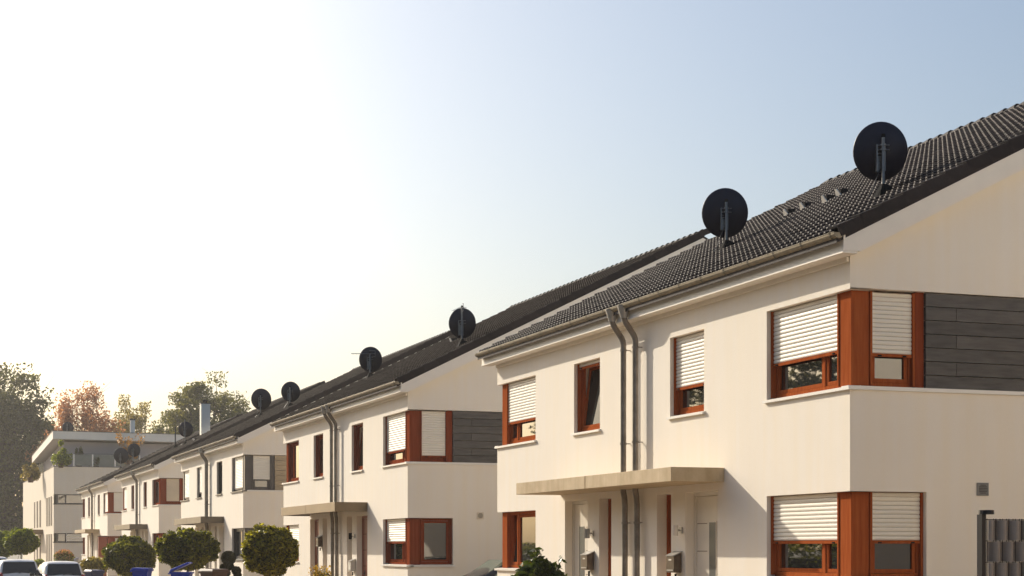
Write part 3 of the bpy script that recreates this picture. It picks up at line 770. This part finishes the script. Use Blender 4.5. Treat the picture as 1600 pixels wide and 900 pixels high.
globe_tree(*at(204, 869, 70)[:2], at(204, 869, 70).z, (1.12, 1.05, .80), 'wide dark globe tree left of the open blue bin, nearer the cars', 'leaf_dark', 11000, .11)
globe_tree(*at(33, 846, 100)[:2], at(33, 846, 100).z, (1.02, 1.02, .74), 'bright green globe tree on a pale trunk behind the parked cars', 'leaf_bright', 10000, .12, 'bark_pale', -.36)
globe_tree(*at(4, 850, 106)[:2], at(4, 850, 106).z, (.95, .95, .85), 'bright green globe tree cut by the left edge of the picture', 'leaf_bright', 9000, .12, 'bark_pale', -.36)

# laurel bush by the nearest house
p = at(843, 892, 31); t = thing('laurel_bush', 'dark leafy bush with ragged shoots before the nearest house', 'bush', (p.x, p.y, -.02))
st = MB(); pts = []
for i in range(60):
    a = RNG.uniform(0, 6.28); e = RNG.uniform(.25, 1.5); ln = RNG.uniform(.75, 1.0)*(1.0 + .5*math.sin(e))
    d = Vector((math.cos(a)*math.cos(e)*.50, math.sin(a)*math.cos(e)*.50, .25 + .95*math.sin(e)))
    tip = d*ln; st.tube([(0, 0, 0), d*.5*ln + Vector((0, 0, .1)), tip], [.014, .01, .004], 5)
    for k in range(20):
        f = RNG.uniform(.45, 1.02); q = Vector((0, 0, .08))*(1-f) + tip*f
        pts.append(np.array(q) + RNG.normal(size=3)*.05)
pts = np.concatenate([np.array(pts), blob(3000, (-.0, 0, .92), (.54, .52, .62), .5)])
st.build('stems', M['bark'], t); leaves('foliage', pts, .095, M['leaf_bush'], t, up=.5, aspect=1.7)

# topiary of stacked balls
p = at(357, 872, 60); t = thing('topiary', 'small topiary of clipped dark balls on one stem beside the globe tree', 'topiary', (p.x, p.y, -.02))
MB().tube([(0, 0, 0), (0, 0, p.z)], .03, 8).build('stem', M['bark'], t)
for (dx, py, r, dz) in ((0, 872, .25, 0), (-.18, 887, .12, 0), (.06, 885, .12, 0), (-.1, 895, .15, 0), (.28, 892, .15, 0), (.32, 899, .13, 0)):
    z = at(357, py, 60).z + .02
    leaves('clipped_ball', blob(5000, (dx*cs, -dx*sn, z), (r, r, r), .8), .05, M['leaf_topiary'], t)

# yellow flowering plant before the second house's doors
for (px, py, s, lab) in ((503, 893, .45, 'yellow flowering shrub before the left brown door'), (552, 897, .5, 'yellow flowering shrub before the right brown door')):
    p = at(px, py, 50); t = thing('flowering_shrub', lab, 'shrub', (p.x, p.y, -.02), 'yellow flowering shrubs at the second porch')
    sb = MB(); pts = []
    for i in range(26):
        a = RNG.uniform(0, 6.28); tip = Vector((math.cos(a)*s*RNG.uniform(.2, 1), math.sin(a)*s*RNG.uniform(.2, 1), p.z + RNG.uniform(-.1, .22)))
        sb.tube([(0, 0, 0), tip*.6 + Vector((0, 0, .12)), tip], [.01, .007, .003], 4)
        for k in range(14): pts.append(np.array(tip*RNG.uniform(.75, 1.02)) + RNG.normal(size=3)*.04)
    sb.build('stems', M['bark'], t); leaves('blossom', np.array(pts), .055, M['flower'], t)
    leaves('foliage', blob(500, (0, 0, p.z*.7), (s*.8, s*.8, .35)), .07, M['leaf_globe'], t)

def tree(x, y, h, rad, label, m, n=9000, size=.34, nclump=70, trunk_r=.35, base=-.4, low=.30, sparse=1., cr=.17, group='trees beyond the houses', bark='bark', upright=False):
    t = thing('tree', label, 'tree', (x, y, base), group)
    c = np.array((0, 0, h*(low + (1-low)/2))); rr = np.array((rad, rad, h*(1-low)/2))
    d = RNG.normal(size=(nclump, 3)); d /= np.linalg.norm(d, axis=1)[:, None]
    rad_k = RNG.uniform(.35, 1., nclump)**.6
    cen = c + d*rad_k[:, None]*rr*np.array((1, 1, .92)); 
    lim = MB(); lean = Vector((RNG.normal()*.3, RNG.normal()*.3, 0))
    lim.tube([(0, 0, 0), lean*.3 + Vector((0, 0, h*.25)), lean + Vector((0, 0, h*.55)), lean*1.2 + Vector((0, 0, h*.85))], [trunk_r, trunk_r*.8, trunk_r*.5, trunk_r*.12], 9)
    pts = []
    for k in range(nclump):
        q = Vector(cen[k]); f = max(.18, min(.8, q.z/h*(.35 if upright else .62))); s = lean*f + Vector((0, 0, h*f))
        mid = s.lerp(q, .5) + Vector((RNG.normal(), RNG.normal(), RNG.normal()))*rad*.06
        lim.tube([s, mid, q], [trunk_r*.30, trunk_r*.17, trunk_r*.05], 5)
        rk = rad*cr*RNG.uniform(.7, 1.5)
        q_ = RNG.normal(size=(int(n/nclump*RNG.uniform(.6, 1.4)), 3)).clip(-1.5, 1.5)*.62
        pts.append(cen[k] + q_*np.array((rk, rk, rk*(1.5 if upright else .75))))
        for j in range(3):
            e = cen[k] + RNG.normal(size=3)*rk*.8; lim.tube([q, e], [trunk_r*.05, trunk_r*.02], 4)
    lim.build('trunk', M[bark], t, smooth=True)
    leaves('crown', np.concatenate(pts), size, M[m], t, up=.2)
    return t
def tree_at(px, top, Z, rpx, label, m, base=-.4, **kw):
    kw['cr'] = kw.get('cr', .17)*1.15; kw['size'] = kw.get('size', .34)*.85
    p = at(px, top, Z); return tree(p.x, p.y, p.z - base, rpx/2650*Z, label, m, base=base, **kw)
tree_at(-2, 556, 200, 92, 'tall dark broadleaf tree filling the left edge', 'leaf_oak', n=40000, size=.35, nclump=220, low=.04, trunk_r=.5, cr=.15)
tree_at(-60, 566, 215, 90, 'dark broadleaf tree behind the left edge tree, mostly out of the picture', 'leaf_oak', n=14000, size=.36, nclump=90, low=.08, trunk_r=.4)
tree_at(128, 600, 185, 58, 'russet red autumn tree behind the flat-roofed block', 'leaf_red', n=26000, size=.25, nclump=150, low=.25, trunk_r=.3, cr=.15, upright=True)
tree_at(207, 612, 200, 36, 'thin yellowing tree between the red tree and the big green tree', 'leaf_yellow', n=10000, size=.25, nclump=55, low=.25, trunk_r=.22, cr=.2, upright=True)
tree_at(252, 630, 190, 42, 'low olive green tree left of the big green tree', 'leaf_oak2', n=15000, size=.27, nclump=80, low=.12, trunk_r=.25, cr=.2)
tree_at(328, 574, 185, 68, 'big round-headed green tree above the tiled roofs', 'leaf_oak2', n=36000, size=.27, nclump=170, low=.16, trunk_r=.4, cr=.15)
for (x_, y_, h_, r_, lb) in ((-25, 84, 15, 3.4, 'airy tree across the road, mirrored in the corner window'), (-26, 100, 15.5, 3.6, 'airy tree across the road, mirrored in the narrow window'), (-27, 128, 17, 5, 'broad tree far across the road, mirrored in the end windows')):
    tree(x_, y_, h_, r_, lb, 'leaf_oak2', n=9000, size=.25, nclump=60, low=.3, trunk_r=.22, cr=.2, group='trees across the road')
row = tree(-19, -8, 12.5, 5.2, 'unseen broad green tree added across the road to block low sky light', 'leaf_dark', n=9000, size=.5, nclump=60, low=.08, trunk_r=.3, cr=.22, group='unseen trees added across the road against low sky light')  # unseen tree row, added to keep low sky light off the facades
for i in range(1, 10):
    r2 = row.copy(); COL.objects.link(r2); r2.location = (-19 - (i % 3), -8 + i*7.6, -.4); r2.rotation_euler = (0, 0, i*1.3)
    for ch in list(row.children):
        c2 = ch.copy(); COL.objects.link(c2); c2.parent = r2
t = thing('hedge', 'dark clipped hedge across the road, mirrored in the lower windows', 'hedge', (-13, 70, -.36))
MB().box(-.25, .25, -38, 45, 0, 1.6).build('stems', M['bark'], t)
hp = np.stack([RNG.uniform(-.7, .7, 26000), RNG.uniform(-40, 47, 26000), RNG.uniform(.05, 2.4, 26000)], 1); leaves('foliage', hp, .16, M['leaf_dark'], t)
tree_at(78, 670, 195, 34, 'low red-brown tree in the gap beside the tall dark tree', 'leaf_red', n=6000, size=.30, nclump=50, low=.15, trunk_r=.2, cr=.2)

# ---------------------------------------------------------------- flat-roofed block of flats
def flats():
    c = at(84, 800, 138); x0, y0 = c.x, c.y
    t = thing('apartment_block', 'cream flat-roofed block of flats with set-back grey penthouse and terrace', 'apartment building', (x0, y0, 0))
    n = lambda a, b, z: (b, a, z); g_ = lambda a, b, z: (a, b, z)
    L, D = 37.4, 16.
    top = at(84, 729, 138).z
    w1 = (at(84, 772, 138).z, at(84, 787, 138).z); w0 = (at(84, 833, 138).z, at(84, 847, 138).z)
    fr = [(2.6, 3.4), (4.9, 5.7), (7.2, 8.0)]; f2 = [(14.5, 15.6), (18.0, 19.0), (21.5, 22.3)]
    ops = []
    for (a, b) in fr + f2: ops += [(a, b, 3.6, 6.0), (a, b, .3, 2.9)]
    gops = [(0, 3.0, w1[1], w1[0]), (0, 3.0, w0[1], w0[0])]
    mb = MB(); wall_grid(mb, n, (0, L), (-.4, top), ops, .25); wall_grid(mb, g_, (0, D), (-.4, top), gops, .25)
    mb.box(.26, D, .26, L, -.4, top-.3); mb.quad((0, 0, top), (.3, 0, top), (.3, L, top), (0, L, top)); mb.quad((0, 0, top), (D, 0, top), (D, .3, top), (0, .3, top))
    mb.quad((.3, .3, top-.3), (D, .3, top-.3), (D, L, top-.3), (.3, L, top-.3)); mb.quad((.3, .3, top-.3), (.3, .3, top), (.3, L, top), (.3, L, top-.3)); mb.quad((.3, .3, top-.3), (.3, .3, top), (D, .3, top), (D, .3, top-.3))
    mb.quad((0, L, -.4), (D, L, -.4), (D, L, top), (0, L, top)); mb.quad((D, 0, -.4), (D, L, -.4), (D, L, top), (D, 0, top))
    mb.build('wall', M['stucco_b'], t, norm=False)
    MB().box(-.03, .33, -.03, L, top+.002, top+.05).build('parapet_cap', M['sill_dark'], t)
    MB().box(.331, D, -.03, .33, top+.002, top+.05).build('parapet_cap', M['sill_dark'], t)
    def win(W, a0, a1, z0, z1, mull):
        b = MB(); f = .07
        b.mbox(W, a0, a1, .16, .24, z0, z0+f); b.mbox(W, a0, a1, .16, .24, z1-f, z1); b.mbox(W, a0, a0+f, .16, .24, z0+f, z1-f); b.mbox(W, a1-f, a1, .16, .24, z0+f, z1-f)
        for x in mull: b.mbox(W, x-.05, x+.05, .15, .24, z0+f, z1-f)
        o = b.build('window', M['wood_grey'], t)
        ed = [a0+f] + [x for x in mull] + [a1-f]
        for e0, e1 in zip(ed[:-1], ed[1:]):
            MB().quad(W(e0, .21, z0+f), W(e1, .21, z0+f), W(e1, .21, z1-f), W(e0, .21, z1-f)).build('pane', M['glass'], o)
    for (a, b) in fr + f2:
        for z0, z1 in ((3.6, 6.0), (.3, 2.9)):
            win(n, a+.002, b-.002, z0+.002, z1-.002, ())
            MB().mbox(n, a-.9, a-.02, -.05, -.005, z0, z1).build('sliding_shutter', M['shutter_brown'], t)
    for (zz0, zz1) in ((w1[1], w1[0]), (w0[1], w0[0])):
        win(g_, .3, 2.99, zz0+.002, zz1-.002, (.95,)); win(n, .26, .27, zz0, zz1, ())
        MB().box(-.05, 3.05, -.06, .2, zz0-.06, zz0-.002).build('window_sill', M['sill_dark'], t)
    rb = MB()
    for i in range(3):
        zz = w0[1] + .15 + i*.2; rb.tube([(1.0, -.03, zz), (2.9, -.03, zz)], .022, 6)
    rb.tube([(1.0, -.03, w0[1]), (1.0, -.03, w0[0])], .02, 6); rb.tube([(2.9, -.03, w0[1]), (2.9, -.03, w0[0])], .02, 6)
    rb.build('window_bars', M['sill'], t)
    # porch canopy on the street side
    MB().box(-1.3, -.005, 11.0, 17.0, 2.95, 3.35).build('canopy', M['canopy_metal'], t)
    # penthouse
    px, py = 1.0, 3.0
    zt = at(90, 676, 142).z; zb = at(90, 688, 142).z
    pw = MB(); pw.box(px, D-1, py, 24., top-.3, zb-.95); pw.hexa([(px, py, zb-.951), (D-1, py, zb-.951), (D-1, 24., zb-.951), (px, 24., zb-.951)], [(px, py, zb-.15), (D-1, py, zb-.25), (D-1, 24., zb-.94), (px, 24., zb-.94)]); ph = pw.build('penthouse_wall', M['grey_render'], t)
    for a in (6.0, 8.6, 11.6): MB().box(px-.03, px-.004, a, a+.9, top+.0, zb-1.6).build('penthouse_window', M['glass'], t)
    drop = .85; RL = 26.
    rf = MB().hexa([(px-.9, py-.9, zb), (D+1, py-.9, zb-.1), (D+1, RL, zb-.1-drop), (px-.9, RL, zb-drop)], [(px-.9, py-.9, zt), (D+1, py-.9, zt-.1), (D+1, RL, zt-.1-drop), (px-.9, RL, zt-drop)])
    rf.build('penthouse_roof', M['trim'], t)
    MB().hexa([(px-.93, py-.93, zt+.002), (D+1, py-.93, zt-.098), (D+1, RL, zt-.098-drop), (px-.93, RL, zt+.002-drop)], [(px-.93, py-.93, zt+.05), (D+1, py-.93, zt-.05), (D+1, RL, zt-.05-drop), (px-.93, RL, zt+.05-drop)]).build('roof_edge', M['sill_dark'], t)
    # terrace railing
    zr0, zr1 = top + .06, top + 1.05
    xs = [3.1, 4.9, 6.9]
    for a, b in zip([1.6] + xs[:-1], xs):
        MB().box(a+.06, b-.06, .10, .12, zr0+.05, zr1-.03).build('railing_pane', M['railglass'], t)
    for a in [1.6] + xs: MB().box(a-.05, a+.05, .06, .16, zr0, zr1).build('railing_post', M['sill'], t)
    MB().box(1.6, 6.9, .085, .135, zr1, zr1+.05).build('handrail', M['sill_dark'], t)
    for a in (12., 20.): MB().box(.10, .12, a, a+6, zr0, zr1-.1).build('railing_pane', M['railglass'], t)
    # steel flue
    return x0, y0, top, zt
fx, fy, ftop, fzt = flats()
t = thing('flue', 'round pale flue pipe on the flat penthouse roof', 'chimney', (*at(207, 680, 150)[:2], at(207, 684, 150).z))
MB().tube([(0, 0, -1.6), (0, 0, 1.55)], .22, 14).build('shaft', M['sill'], t, smooth=True); MB().tube([(0, 0, 1.552), (0, 0, 1.68)], .28, 14).build('cap', M['dark_metal'], t)
p = at(105, 674, 146)
satdish(p.x, p.y, p.z - .45, 'dark satellite dish on the penthouse roof of the flats before red leaves', 1.0, .75, mast_top=1.15)

def potted(px, py, Z, r, hgt, m, label, cat='potted plant', name='potted_plant', n=1500, size=.13, group='plants on the roof terrace'):
    p = at(px, py, Z); t = thing(name, label, cat, (p.x, p.y, p.z), group)
    MB().lathe([(0, 0), (.22, 0), (.30, .45), (.26, .45), (.24, .40), (0, .40)], 14).build('pot', M['bin_brown'], t)
    sb = MB(); pts = []
    for i in range(16):
        a = RNG.uniform(0, 6.28); tip = Vector((math.cos(a)*r*RNG.uniform(.3, 1), math.sin(a)*r*RNG.uniform(.3, 1), hgt*RNG.uniform(.25, 1)))
        sb.tube([(0, 0, .4), tip*.5 + Vector((0, 0, hgt*.2)), tip], [.02, .014, .005], 4)
        pts.append(blob(n//16, tip*RNG.uniform(.7, 1.1), np.array((r*.36, r*.36, hgt*.17))*RNG.uniform(.5, 1.4)))
    sb.build('stems', M['bark'], t); leaves('foliage', np.concatenate(pts), size, M[m], t)
potted(95, 731, 138.3, .75, 2.0, 'leaf_bright', 'tall leafy potted plant at the corner of the roof terrace', n=2200)
potted(123, 730, 139.2, .38, 1.7, 'leaf_oak', 'slim dark conifer in a pot behind the terrace railing', n=1800, size=.09)
potted(48, 754, 149, .85, 1.7, 'leaf_yellow', 'yellow-green shrub on the lower terrace end of the flats', n=2200)
potted(203, 728, 139.5, 1.0, 2.6, 'leaf_orange', 'orange autumn shrub on the terrace behind two satellite dishes', n=1500, size=.11)
potted(150, 731, 139.5, .5, .9, 'leaf_oak', 'low dark shrub behind the terrace railing glass', n=900)

# shrub, hedge and grill at the foot of the flats
def shrub(px, py, Z, r, hgt, m, label, name='garden_shrub', cat='shrub', n=2200, size=.10, m2=None):
    p = at(px, py, Z); t = thing(name, label, cat, (p.x, p.y, -.36))
    sb = MB()
    for i in range(9):
        a = i*.7; sb.tube([(0, 0, 0), (math.cos(a)*r*.5, math.sin(a)*r*.5, hgt*.8)], [.03, .008], 5)
    sb.build('stems', M['bark'], t)
    leaves('foliage', blob(n, (0, 0, p.z + .36 - hgt*.1), (r, r, hgt*.5), .3), size, M[m], t)
    if m2: leaves('blossom', blob(n//5, (0, 0, p.z + .40), (r*.9, r*.9, hgt*.45), .8), size, M[m2], t)
shrub(100, 869, 120, .75, 1.0, 'leaf_dark', 'red-flowering shrub in front of the flats', m2='leaf_red')
shrub(62, 884, 118, .55, 1.2, 'leaf_bright', 'small green hedge plant between the two white cars', name='hedge_plant')
shrub(146, 882, 84, .75, .9, 'leaf_yellow', 'yellowish ornamental grass behind the navy bin', name='ornamental_grass', cat='grass clump', size=.14)
p = at(119, 876, 122); t = thing('kettle_grill', 'round silver and dark grill standing by the wall of the flats', 'grill', (p.x, p.y, -.36))
MB().lathe([(0, .75), (.28, .82), (.40, 1.02), (.40, 1.06)], 16).build('bowl', M['black'], t, smooth=True)
MB().lathe([(.41, 1.06), (.36, 1.26), (.2, 1.40), (0, 1.44)], 16).build('lid', M['steel'], t, smooth=True)
for i in range(3):
    a = i*2.09; MB().tube([(math.cos(a)*.2, math.sin(a)*.2, .85), (math.cos(a)*.36, math.sin(a)*.36, 0)], .02, 6).build('leg', M['dark_metal'], t)
# red-brown pillar by the fifth house
p = at(160, 895, 100); t = thing('garden_pillar', 'red-brown upright panel beside the dark globe tree', 'pillar', (p.x, p.y, -.1))
MB().box(-.24, .24, -.12, .12, 0, 2.5).build('panel', M['wall_red'], t); MB().box(-.27, .27, -.15, .15, 2.502, 2.55).build('cap', M['wood_grey'], t)

# ---------------------------------------------------------------- bins
def bin_(px, py, Z, m, label, open_=0., rz=0., s=1.):
    p = at(px, py, Z); base = p.z - 1.0*s; t = thing('wheelie_bin', label, 'bin', (p.x, p.y, base), 'wheelie bins along the kerb', rz)
    b = MB(); w0, w1, d0, d1, hh = .22*s, .29*s, .25*s, .36*s, .96*s
    b.hexa([(-w0, -d0, .05), (w0, -d0, .05), (w0, d0, .05), (-w0, d0, .05)], [(-w1, -d1, hh), (w1, -d1, hh), (w1, d1, hh), (-w1, d1, hh)])
    b.build('body', M[m], t, bevel=.02)
    rm = MB(); 
    for (a, c_, e, f) in ((-w1-.03, w1+.03, -d1-.03, -d1-.002), (-w1-.03, w1+.03, d1+.002, d1+.03), (-w1-.03, -w1-.002, -d1, d1), (w1+.002, w1+.03, -d1, d1)): rm.box(a, c_, e, f, hh-.06*s, hh)
    rm.build('rim', M[m], t)
    lb = MB(); q = .02
    lb.hexa([(-w1-.04, -d1-.05, 0), (w1+.04, -d1-.05, 0), (w1+.04, d1+.05, 0), (-w1-.04, d1+.05, 0)], [(-w1, -d1, .07*s), (w1, -d1, .07*s), (w1*.95, d1*.9, .09*s), (-w1*.95, d1*.9, .09*s)])
    l = lb.build('lid', M[m], t, bevel=.012)
    for v in l.data.vertices: v.co.y -= d1
    l.matrix_local = Matrix.Translation((0, d1, hh + .005)) @ Matrix.Rotation(-open_, 4, 'X')
    MB().tube([(-w1*.8, d1+.07, hh-.05), (w1*.8, d1+.07, hh-.05)], .018, 6).build('handle', M[m], t)
    for sx in (-1, 1): MB().tube([(sx*w0*1.0, d0*.9, .1), (sx*(w0+.05), d0*.9, .1)], .1, 14).build('wheel', M['tyre'], t)
bin_(222, 889, 56, 'bin_blue', 'bright blue wheelie bin with closed lid under the dark globe tree', rz=R(60), s=.76)
bin_(284, 892, 52, 'bin_blue', 'bright blue wheelie bin with its lid propped half open', open_=R(24), rz=R(70), s=.84)
bin_(147, 892, 78, 'bin_navy', 'navy blue wheelie bin between the white car and the red-brown panel', rz=R(20), s=1.05)
bin_(334, 891, 54, 'bin_brown', 'brown wheelie bin beside the small topiary', rz=R(25))

# ---------------------------------------------------------------- cars
def car(p, heading, label, m='carwhite', Wd=1.74, Hh=1.52, Ln=4.1, group='white cars parked along the road', glass='carglass'):
    """heading: direction of the nose; body lofted from cross-sections along its length"""
    t = thing('parked_car', label, 'car', p, group, heading)
    W2 = Wd/2
    # local: +Y nose. sections (y, belt half width, belt z, roof half width, roof z, sill z)
    rear, front = -Ln/2, Ln/2
    secs = [(rear, .74, .80, .74, .82, .42), (rear+.04, .90, .86, .86, .93, .30), (rear+.16, .97, .90, .84, 1.04, .26), (rear+.46, 1., .93, .80, Hh-.06, .22), (rear+.80, 1., .94, .80, Hh-.01, .2),
            (rear+1.6, 1., .94, .75, Hh, .2), (rear+2.3, 1., .93, .74, Hh-.04, .2), (rear+3.05, 1., .92, .82, 1.0, .2), (front-.35, .95, .83, .80, .86, .22), (front-.05, .80, .66, .7, .70, .3), (front, .7, .6, .6, .62, .38)]
    b = MB(); rings = []
    for (y, bw, bz, rw, rz_, sz) in secs:
        e = [(bw*W2*.96, sz), (bw*W2*1.0, (sz+bz)/2), (bw*W2, bz), (rw*W2+.01, rz_-.05), (rw*W2-.10, rz_), (0, rz_+.02)]
        ring = [(x, y, z) for x, z in e] + [(-x, y, z) for x, z in e[-2::-1]]
        rings.append(list(range(len(b.v), len(b.v)+len(ring)))); b.v += ring
    nn = len(rings[0])
    for a, c_ in zip(rings[:-1], rings[1:]):
        for k in range(nn-1): b.f.append((a[k], a[k+1], c_[k+1], c_[k]))
        b.f.append((a[nn-1], a[0], c_[0], c_[nn-1]))
    b.f.append(tuple(rings[0])); b.f.append(tuple(reversed(rings[-1])))
    body = b.build('body', M[m], t, smooth=True)
    sub = body.modifiers.new('smooth', 'SUBSURF'); sub.levels = 1; sub.render_levels = 2
    # rear window, windscreen and side glass, each a slab proud of the body
    rg = MB(); y_a, y_b = rear+.13, rear+.42
    rg.hexa([(-.80*W2, y_a-.02, 1.0), (.80*W2, y_a-.02, 1.0), (.80*W2, y_a+.06, 1.0), (-.80*W2, y_a+.06, 1.0)], [(-.70*W2, y_b-.03, Hh-.10), (.70*W2, y_b-.03, Hh-.10), (.70*W2, y_b+.05, Hh-.10), (-.70*W2, y_b+.05, Hh-.10)])
    rg.build('rear_window', M[glass], t, bevel=.01)
    wg = MB(); wg.hexa([(-.74*W2, rear+3.02, 1.0), (.74*W2, rear+3.02, 1.0), (.74*W2, rear+2.95, .98), (-.74*W2, rear+2.95, .98)], [(-.64*W2, rear+2.36, Hh-.055), (.64*W2, rear+2.36, Hh-.055), (.64*W2, rear+2.3, Hh-.09), (-.64*W2, rear+2.3, Hh-.09)])
    wg.build('windscreen', M[glass], t)
    for sx in (-1, 1):
        sg = MB()
        for (ya, yb, ta, tb_) in ((rear+.45, rear+1.55, rear+.6, rear+1.55), (rear+1.6, rear+2.8, rear+1.6, rear+2.3)):
            xo, xi = sx*W2*.985, sx*W2*.90; to, ti = sx*(W2*.77), sx*(W2*.68)
            sg.hexa([(xo, ya, .98), (xo, yb, .98), (xi, yb, .98), (xi, ya, .98)], [(to, ta, Hh-.13), (to, tb_, Hh-.13), (ti, tb_, Hh-.13), (ti, ta, Hh-.13)])
        sg.build('side_window', M[glass], t)
        MB().hexa([(sx*W2*.97, rear+.02, .72), (sx*W2*.70, rear-.01, .72), (sx*W2*.70, rear+.1, .72), (sx*W2*.97, rear+.22, .72)], [(sx*W2*.95, rear+.06, 1.0), (sx*W2*.80, rear+.055, 1.06), (sx*W2*.80, rear+.16, 1.06), (sx*W2*.97, rear+.30, 1.06)]).build('tail_light', M['carlight'], t, bevel=.012)
        mr = MB().box(sx*W2*1.0, sx*(W2+.18), rear+2.55, rear+2.66, .95, 1.08).build('wing_mirror', M['cartrim'], t, bevel=.03)
        MB().box(sx*W2*.55, sx*W2*.85, front-.12, front-.0, .62, .74).build('headlight', M['plate'], t, bevel=.02)
        for yy in (rear+.75, front-.8):
            wl = MB().tube([(sx*(W2-.20), yy, .31), (sx*(W2+.01), yy, .31)], .31, 22).build('wheel', M['tyre'], t, smooth=True)
            MB().tube([(sx*(W2-.02), yy, .31), (sx*(W2+.018), yy, .31)], .2, 16).build('rim', M['rim'], wl)
    MB().box(-.26, .26, rear-.022, rear+.02, .64, .75).build('number_plate', M['plate'], t)
    MB().hexa([(-.80*W2, rear-.04, .36), (.80*W2, rear-.04, .36), (.80*W2, rear+.1, .36), (-.80*W2, rear+.1, .36)], [(-.84*W2, rear-.03, .54), (.84*W2, rear-.03, .54), (.84*W2, rear+.1, .54), (-.84*W2, rear+.1, .54)]).build('bumper', M[m], t, bevel=.02)
    MB().tube([(-.05, rear+.10, 1.03), (.38, rear+.085, 1.10)], .012, 5).build('wiper', M['cartrim'], t)
    MB().tube([(0, rear+.75, Hh), (0, rear+.6, Hh+.14)], .008, 5).build('aerial', M['cartrim'], t)
    return t
HD = R(3)
p = at(97, 880, 66); car((p.x, p.y+1.8, -.36), HD, 'small white hatchback seen from behind, right of the other parked cars', Hh=1.56, Ln=3.7, Wd=1.66)
p = at(27, 880, 71); car((p.x, p.y+2.2, -.36), HD, 'white family car with dark mirror, parked second from right', Hh=1.60, Ln=4.4, Wd=1.80)
p = at(-14, 880, 80); car((p.x, p.y+2.2, -.36), HD, 'white car cut off by the left edge of the picture', Hh=1.68, Ln=4.4, Wd=1.80)
car((13.54, 38.2, -.02), R(90), 'dark car between the first two houses, only its sloping greenish windscreen showing', m='cardark', Hh=1.50, Ln=4.3, group=None, glass='carglass_green')

# ---------------------------------------------------------------- hazy autumn air
hz = MB().box(-260, 260, -60, 330, -1.4, 34).build('haze', None); tag(hz, kind='stuff')
hm = bpy.data.materials.new('haze'); hm.use_nodes = True; t_ = hm.node_tree; t_.nodes.remove(t_.nodes['Principled BSDF'])
pv = t_.nodes.new('ShaderNodeVolumePrincipled'); pv.inputs['Density'].default_value = .00032; pv.inputs['Color'].default_value = (.95, .92, .88, 1); pv.inputs['Anisotropy'].default_value = .5
t_.links.new(pv.outputs[0], t_.nodes['Material Output'].inputs['Volume'])
hz.data.materials.append(hm)
